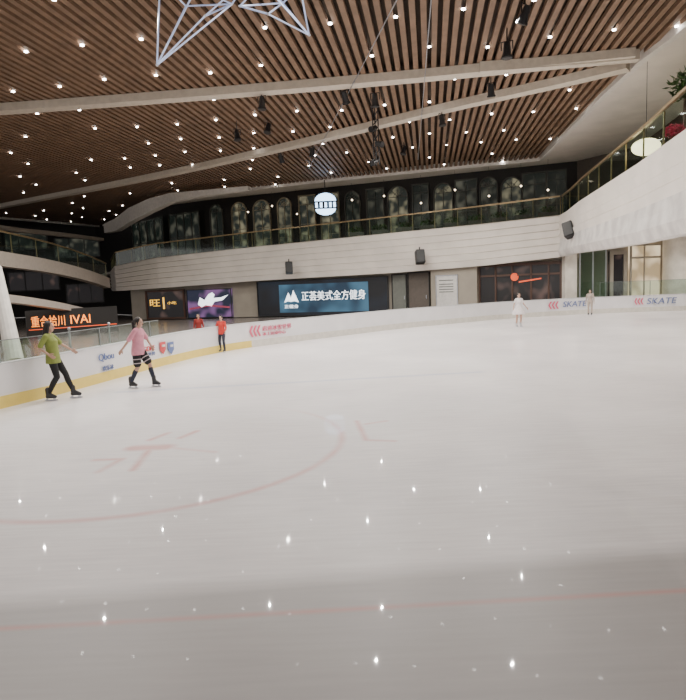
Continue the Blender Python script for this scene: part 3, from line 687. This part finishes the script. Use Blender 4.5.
def speaker(px, py, Y, s, rz, label, tz):
    c = PY(px, py, Y); t = thing('loudspeaker', c, label, 'loudspeaker')
    rot = Matrix.Rotation(rz, 3, 'Z') @ Matrix.Rotation(-.3, 3, 'X') @ Matrix.Rotation(-.3 if px > 500 else 0, 3, 'Y')
    bm = NB(); box(bm, c, (.42*s, .4*s, .66*s), rot); bmesh.ops.bevel(bm, geom=bm.edges[:], offset=.03*s, segments=2, affect='EDGES'); obj('cabinet', bm, M['black'], t)
    bm = NB(); box(bm, c+rot @ Vector((0, -.205*s, 0)), (.36*s, .02, .6*s), rot); obj('grille', bm, M['frame'], t)
    bm = NB(); tube(bm, c+rot @ Vector((0, .1*s, .2*s)), c+Vector((.0 if px < 500 else .5, .1 if px < 500 else .9, tz)), .03*s, n=8); obj('bracket', bm, M['black'], t)
speaker(289, 268, 40.0, 1.15, .1, 'small black loudspeaker under the balcony above the wide dark screen', .6)
speaker(420, 257, 36.2, 1.25, .1, 'small black loudspeaker under the balcony above the doors', .6)
speaker(569, 230, 29.5, 1.15, -.7, 'larger tilted black loudspeaker at the balcony corner', .3)
# ================================================================ PEOPLE
def cap(bm, a, b, ra, rb):
    a, b = Vector(a), Vector(b); ell(bm, a, (ra,)*3); ell(bm, b, (rb,)*3); tube(bm, a, b, ra, rb, 14)
def loft(bm, rings, n=20):
    R_ = []
    for (x, y, z, rx, ry) in rings: R_.append([bm.verts.new((x+rx*math.cos(2*PI*k/n), y+ry*math.sin(2*PI*k/n), z)) for k in range(n)])
    for a, b in zip(R_, R_[1:]):
        for k in range(n): bm.faces.new((a[k], a[(k+1) % n], b[(k+1) % n], b[k]))
    bm.faces.new(list(reversed(R_[0]))); bm.faces.new(R_[-1])
def remesh(name, bm, m, parent, vox, it=3):
    bmesh.ops.recalc_face_normals(bm, faces=bm.faces)
    me0 = bpy.data.meshes.new('tmp'); bm.to_mesh(me0); bm.free(); o0 = bpy.data.objects.new('tmp', me0); col.objects.link(o0)
    r = o0.modifiers.new('r', 'REMESH'); r.mode = 'VOXEL'; r.voxel_size = vox
    s = o0.modifiers.new('s', 'SMOOTH'); s.iterations = it; s.factor = .5
    bpy.context.view_layer.update()
    me = bpy.data.meshes.new_from_object(o0.evaluated_get(bpy.context.evaluated_depsgraph_get()))
    bpy.data.objects.remove(o0); bpy.data.meshes.remove(me0)
    me.name = name; me.materials.clear(); me.materials.append(m)
    for p in me.polygons: p.use_smooth = True
    o = bpy.data.objects.new(name, me); col.objects.link(o); o.parent = parent; return o
SK = mat('skin', (.55, .34, .25), .5, scale=20, var=.08); HAIR = mat('dark_hair', (.02, .014, .012), .5, scale=30)
EYE = mat('eye_dark', (.02, .015, .015), .3); LIP = mat('lip', (.4, .12, .1), .5); SKB = mat('skate_white', (.5, .5, .52), .4); SKD = mat('skate_black', (.03, .03, .035), .4)
def person(foot, rz, hgt, pose, clothes, label, vox=.009, fem=False):
    s = hgt/1.68
    t = thing('person', foot, label, 'person', rz=rz); t.scale = (s, s, s)
    SW = .155 if fem else .17
    J = dict(pelvis=(0, 0, .94), chest=(0, 0, 1.28), head=(0, .02, 1.58),
             sL=(-SW, 0, 1.385), sR=(SW, 0, 1.385), eL=(-.23, -.02, 1.12), eR=(.23, -.02, 1.12), wL=(-.25, .06, .89), wR=(.25, .06, .89),
             hL=(-.09, 0, .92), hR=(.09, 0, .92), kL=(-.1, .03, .52), kR=(.1, .03, .52), aL=(-.1, 0, .15), aR=(.1, 0, .15))
    J.update(pose); J = {k: Vector(v) for k, v in J.items()}
    hd = J['head']; sh = (J['sL']+J['sR'])/2; pv = J['pelvis']; ch = J['chest']; la = .85 if fem else 1
    def torso(bm, g):
        hw = .165 if fem else .155; ww = .108 if fem else .125
        wx = pv*.6+ch*.4
        loft(bm, [(pv.x, pv.y, pv.z-.07, .12+g, .09+g), (pv.x, pv.y, pv.z, hw+g, .108+g), (wx.x, wx.y, pv.z+.17, ww+g, .082+g),
                  (ch.x, ch.y+.01, ch.z, .142+g, .105+g), (sh.x, sh.y, sh.z-.03, .14+g, .085+g), (sh.x, sh.y, sh.z+.03, .07+g, .05+g)])
        cap(bm, J['sL'], sh+Vector((-.05, 0, .01)), .047*la+g, .055+g); cap(bm, J['sR'], sh+Vector((.05, 0, .01)), .047*la+g, .055+g)
    bm = NB(); torso(bm, 0)
    cap(bm, sh, hd+Vector((0, -.015, -.07)), .05, .042)
    ell(bm, hd+Vector((0, -.005, .02)), (.072, .09, .098), 3); ell(bm, hd+Vector((0, .022, -.05)), (.052, .06, .062), 2)
    cap(bm, hd+Vector((0, .082, .008)), hd+Vector((0, .1, -.02)), .009, .014)
    for k in (-1, 1): ell(bm, hd+Vector((k*.075, -.01, -.005)), (.012, .022, .03))
    for S in 'LR':
        sg = -1 if S == 'L' else 1
        cap(bm, J['s'+S], J['e'+S], .044*la, .034*la); cap(bm, J['e'+S], J['w'+S], .034*la, .023)
        cap(bm, J['h'+S], J['k'+S], .082, .05); m1 = J['k'+S].lerp(J['a'+S], .35)+Vector((0, -.012, 0)); cap(bm, J['k'+S], m1, .048, .05); cap(bm, m1, J['a'+S], .05, .033)
        w = J['w'+S]; d = (w-J['e'+S]).normalized(); side = d.cross(Vector((sg, 0, 0)))
        if side.length < .2: side = Vector((0, 1, 0))
        side.normalize(); nrm = d.cross(side).normalized()
        if nrm.x*sg > 0: nrm = -nrm
        if side.y < 0: side = -side
        rot = Matrix((side, nrm, d)).transposed()
        ell(bm, w+d*.05, (.038, .018, .055), 2, rot)
        for q, L in zip((-1, -.34, .34, 1), (.055, .07, .078, .07)):
            r0 = w+d*.085+side*.029*q; r1 = r0+d*L*.5+nrm*.006; r2 = r1+d*L*.4+nrm*.02
            cap(bm, r0-d*.02, r1, .0095, .009); cap(bm, r1, r2, .009, .008)
        r0 = w+d*.03+side*.032; cap(bm, r0, r0+d*.03+side*.026, .012, .011); cap(bm, r0+d*.03+side*.026, r0+d*.062+side*.032+nrm*.01, .011, .009)
    remesh('body', bm, SK, t, vox)
    for k in (-1, 1):
        bm = NB(); ell(bm, hd+Vector((k*.03, .078, .01)), (.013, .01, .007), 2); obj('eye', bm, EYE, t, local=True)
    bm = NB(); ell(bm, hd+Vector((0, .079, -.055)), (.023, .008, .007), 2); obj('mouth', bm, LIP, t, local=True)
    bm = NB(); ell(bm, hd+Vector((0, -.026, .042)), (.089, .094, .094), 3)
    if clothes['hair'] == 'long':
        for k in (-1, 1): cap(bm, hd+Vector((k*.062, -.0, .03)), hd+Vector((k*.085, -.035, -.15)), .032, .037)
        for k in (-1, -.33, .33, 1): cap(bm, hd+Vector((k*.05, -.06, .02)), hd+Vector((k*.085, -.085, -.2)), .045, .04); cap(bm, hd+Vector((k*.085, -.085, -.2)), hd+Vector((k*.08, -.09, -.34)), .04, .018)
    elif clothes['hair'] == 'tail':
        cap(bm, hd+Vector((0, -.1, .06)), hd+Vector((0, -.155, .0)), .032, .045); cap(bm, hd+Vector((0, -.155, .0)), hd+Vector((.01, -.15, -.16)), .045, .034); cap(bm, hd+Vector((.01, -.15, -.16)), hd+Vector((.02, -.14, -.28)), .034, .01)
        for k in (-1, 1): cap(bm, hd+Vector((k*.07, .0, .03)), hd+Vector((k*.078, .01, -.06)), .018, .01)
    elif clothes['hair'] == 'bun': ell(bm, hd+Vector((0, -.06, .145)), (.045, .045, .04)); ell(bm, hd+Vector((0, -.05, -.0)), (.08, .07, .09))
    remesh('hair', bm, HAIR, t, vox*1.1)
    g = .014; sl = clothes.get('sleeve', .75); bm = NB(); lo = clothes.get('loosetop', .0)
    torso(bm, g)
    if clothes['bottom'] == 'dress':
        loft(bm, [(pv.x, pv.y, pv.z-.30, .33, .29), (pv.x, pv.y, pv.z-.24, .34, .3), (pv.x, pv.y, pv.z-.08, .25, .21), (pv.x, pv.y, pv.z+.06, .17, .13), (pv.x, pv.y, pv.z+.18, .125, .1)], 28)
    else:
        wx = pv*.6+ch*.4
        loft(bm, [(pv.x, pv.y, pv.z-.10-lo, .178+lo*.5, .13+lo*.5), (pv.x, pv.y, pv.z-.02, .182+lo*.4, .13+lo*.3), (wx.x, wx.y, pv.z+.17, .14+lo*.5, .108+lo*.4), (ch.x, ch.y, ch.z, .16+lo*.2, .122+lo*.1)])
    for S in 'LR':
        if sl <= 1: cap(bm, J['s'+S], J['s'+S].lerp(J['e'+S], sl), .054, .05+lo*.2)
        else: cap(bm, J['s'+S], J['e'+S], .056, .046); cap(bm, J['e'+S], J['e'+S].lerp(J['w'+S], sl-1), .046, .036)
    remesh('dress' if clothes['bottom'] == 'dress' else 'shirt', bm, clothes['top'], t, vox*1.1)
    if clothes['bottom'] != 'dress':
        bm = NB(); full = clothes['bottom'] == 'trousers'; g2 = clothes.get('loose', .008)
        loft(bm, [(pv.x, pv.y, pv.z-.1, .15, .108), (pv.x, pv.y, pv.z-.02, .174, .122), (pv.x, pv.y, pv.z+.05, .155, .112)])
        for S in 'LR':
            if full:
                m1 = J['k'+S].lerp(J['a'+S], .35)+Vector((0, -.012, 0))
                cap(bm, J['h'+S], J['k'+S], .088+g2, .054+g2); cap(bm, J['k'+S], m1, .052+g2, .054+g2); cap(bm, m1, J['a'+S].lerp(J['k'+S], .08), .054+g2, .038+g2)
            else: cap(bm, J['h'+S], J['h'+S].lerp(J['k'+S], .8), .092+g2, .084+g2)
        remesh('trousers' if full else 'shorts', bm, clothes['pants'], t, vox*1.1)
        if clothes.get('stripe'):
            for S in 'LR':
                a, b = J['h'+S], J['k'+S]; dd = (b-a).normalized(); q = dd.to_track_quat('Z', 'Y').to_matrix()
                for f in (.52, .76):
                    bm = NB(); c = a.lerp(b, f); bmesh.ops.create_cone(bm, cap_ends=True, segments=24, radius1=.103, radius2=.101, depth=.02, matrix=Matrix.Translation(c) @ q.to_4x4()); obj('shorts_stripe', bm, clothes['stripe'], t, local=True)
        if clothes.get('socks'):
            for S in 'LR':
                bm = NB(); m1 = J['k'+S].lerp(J['a'+S], .35)+Vector((0, -.012, 0)); cap(bm, m1.lerp(J['k'+S], .3), m1, .056, .058); cap(bm, m1, J['a'+S], .058, .042); remesh('sock', bm, clothes['socks'], t, vox*1.2)
    for S in 'LR':
        a = J['a'+S]; z0 = a.z-.15; bm = NB()
        cap(bm, a+Vector((0, -.015, .09)), a+Vector((0, -.01, -.03)), .052, .05); cap(bm, a+Vector((0, -.03, -.06)), a+Vector((0, .13, -.068)), .04, .034); cap(bm, a+Vector((0, .02, -.02)), a+Vector((0, .1, -.055)), .046, .036)
        if clothes.get('shoes'): remesh('shoe', bm, SKD, t, vox*1.1, 2); continue
        b = remesh('skate_boot', bm, clothes.get('boot', SKD), t, vox*1.1, 2)
        bm = NB(); box(bm, (a.x, a.y+.04, z0+.012), (.006, .27, .024)); box(bm, (a.x, a.y-.04, z0+.035), (.02, .05, .035)); box(bm, (a.x, a.y+.11, z0+.035), (.02, .05, .035)); obj('blade', bm, M['steel'], b, local=True)
    return t
GREEN = mat('olive_green_cotton', (.25, .30, .07), .8, scale=12); BLK = mat('black_cloth', (.015, .015, .018), .8); PINK = mat('pink_cotton', (.72, .30, .38), .8, scale=12)
REDC = mat('red_cloth', (.62, .05, .04), .8); WHT = mat('white_cloth', (.85, .8, .8), .8); BEI = mat('beige_cloth', (.5, .42, .36), .8); NAVY = mat('navy_cloth', (.03, .035, .06), .8)
STR = mat('stripe_pink_white', (.6, .5, .52), .8); DRED = mat('dark_red_cloth', (.30, .03, .025), .8)
f = PZ(58, 399.5, 0)
person((f.x, f.y, 0), -PI/2+.1, 1.62, dict(pelvis=(0, -.02, .92), chest=(0, -.03, 1.26), sL=(-.155, -.06, 1.365), sR=(.155, -.08, 1.365), head=(0, -.04, 1.55),
    hL=(-.09, -.02, .9), hR=(.09, -.02, .9), kL=(-.1, .17, .53), aL=(-.11, .3, .15), kR=(.1, .06, .5), aR=(.1, -.14, .15),
    eR=(.22, -.2, 1.13), wR=(.24, -.02, 1.0), eL=(-.27, .08, 1.16), wL=(-.42, .22, 1.02)),
    dict(hair='long', top=GREEN, sleeve=.8, bottom='trousers', pants=BLK, loosetop=.03), 'skater in olive green shirt and black leggings close to the boards', .008, True)
f = PZ(141, 387.5, 0)
person((f.x, f.y, 0), -PI/2-.25, 1.58, dict(pelvis=(0, 0, .92), chest=(0, .03, 1.26), sL=(-.145, .02, 1.365), sR=(.145, .04, 1.365), head=(0, .08, 1.55),
    hL=(-.085, 0, .9), hR=(.085, 0, .9), kL=(-.1, .22, .55), aL=(-.12, .3, .15), kR=(.1, .02, .5), aR=(.1, -.18, .15),
    eR=(.23, -.10, 1.13), wR=(.27, -.24, .95), eL=(-.22, .12, 1.14), wL=(-.18, .24, .98)),
    dict(hair='tail', top=PINK, sleeve=.85, bottom='shorts', pants=BLK, stripe=STR, socks=NAVY, loosetop=.03), 'skater in pink T-shirt and black striped shorts gliding along the boards', .008, True)
f = PZ(223, 352.3, 0)
person((f.x, f.y, 0), PI-.3, 1.22, dict(eL=(-.26, .06, 1.14), wL=(-.3, .2, .98), eR=(.28, .0, 1.14), wR=(.34, .14, .96), kL=(-.11, .08, .53), kR=(.12, .04, .52), aL=(-.12, .04, .15), aR=(.15, -.04, .15)),
    dict(hair='short', top=REDC, sleeve=1.7, bottom='trousers', pants=NAVY), 'small child in red top skating by the boards corner', .011)
f = PZ(519, 327, 0)
person((f.x, f.y, 0), PI+.15, 1.42, dict(eL=(-.25, .0, 1.15), wL=(-.36, .1, .97), eR=(.25, .0, 1.15), wR=(.34, .12, .98), kL=(-.09, .06, .53), aL=(-.08, .03, .15), kR=(.1, .0, .53), aR=(.09, -.08, .15)),
    dict(hair='bun', top=WHT, sleeve=.6, bottom='dress', boot=SKB), 'skater in a white flared dress alone on the far ice', .011, True)
f = PZ(590, 315.5, 0)
person((f.x, f.y, 0), PI-.5, 1.3, {}, dict(hair='short', top=BEI, sleeve=1.6, bottom='trousers', pants=BEI), 'distant child in beige clothes by the right far boards', .012)
p = PY(199, 330, 22.6)
person((p.x, p.y, -.045), PI, 1.24, {}, dict(hair='short', top=DRED, sleeve=1.5, bottom='trousers', pants=BLK, shoes=1), 'person in dark red standing behind the boards left of the red-topped child', .012)
w = bpy.data.worlds.new('world'); bpy.context.scene.world = w; w.use_nodes = True
w.node_tree.nodes['Background'].inputs[0].default_value = (1, .95, .92, 1); w.node_tree.nodes['Background'].inputs[1].default_value = .72
print('downlights', len(dlpos))
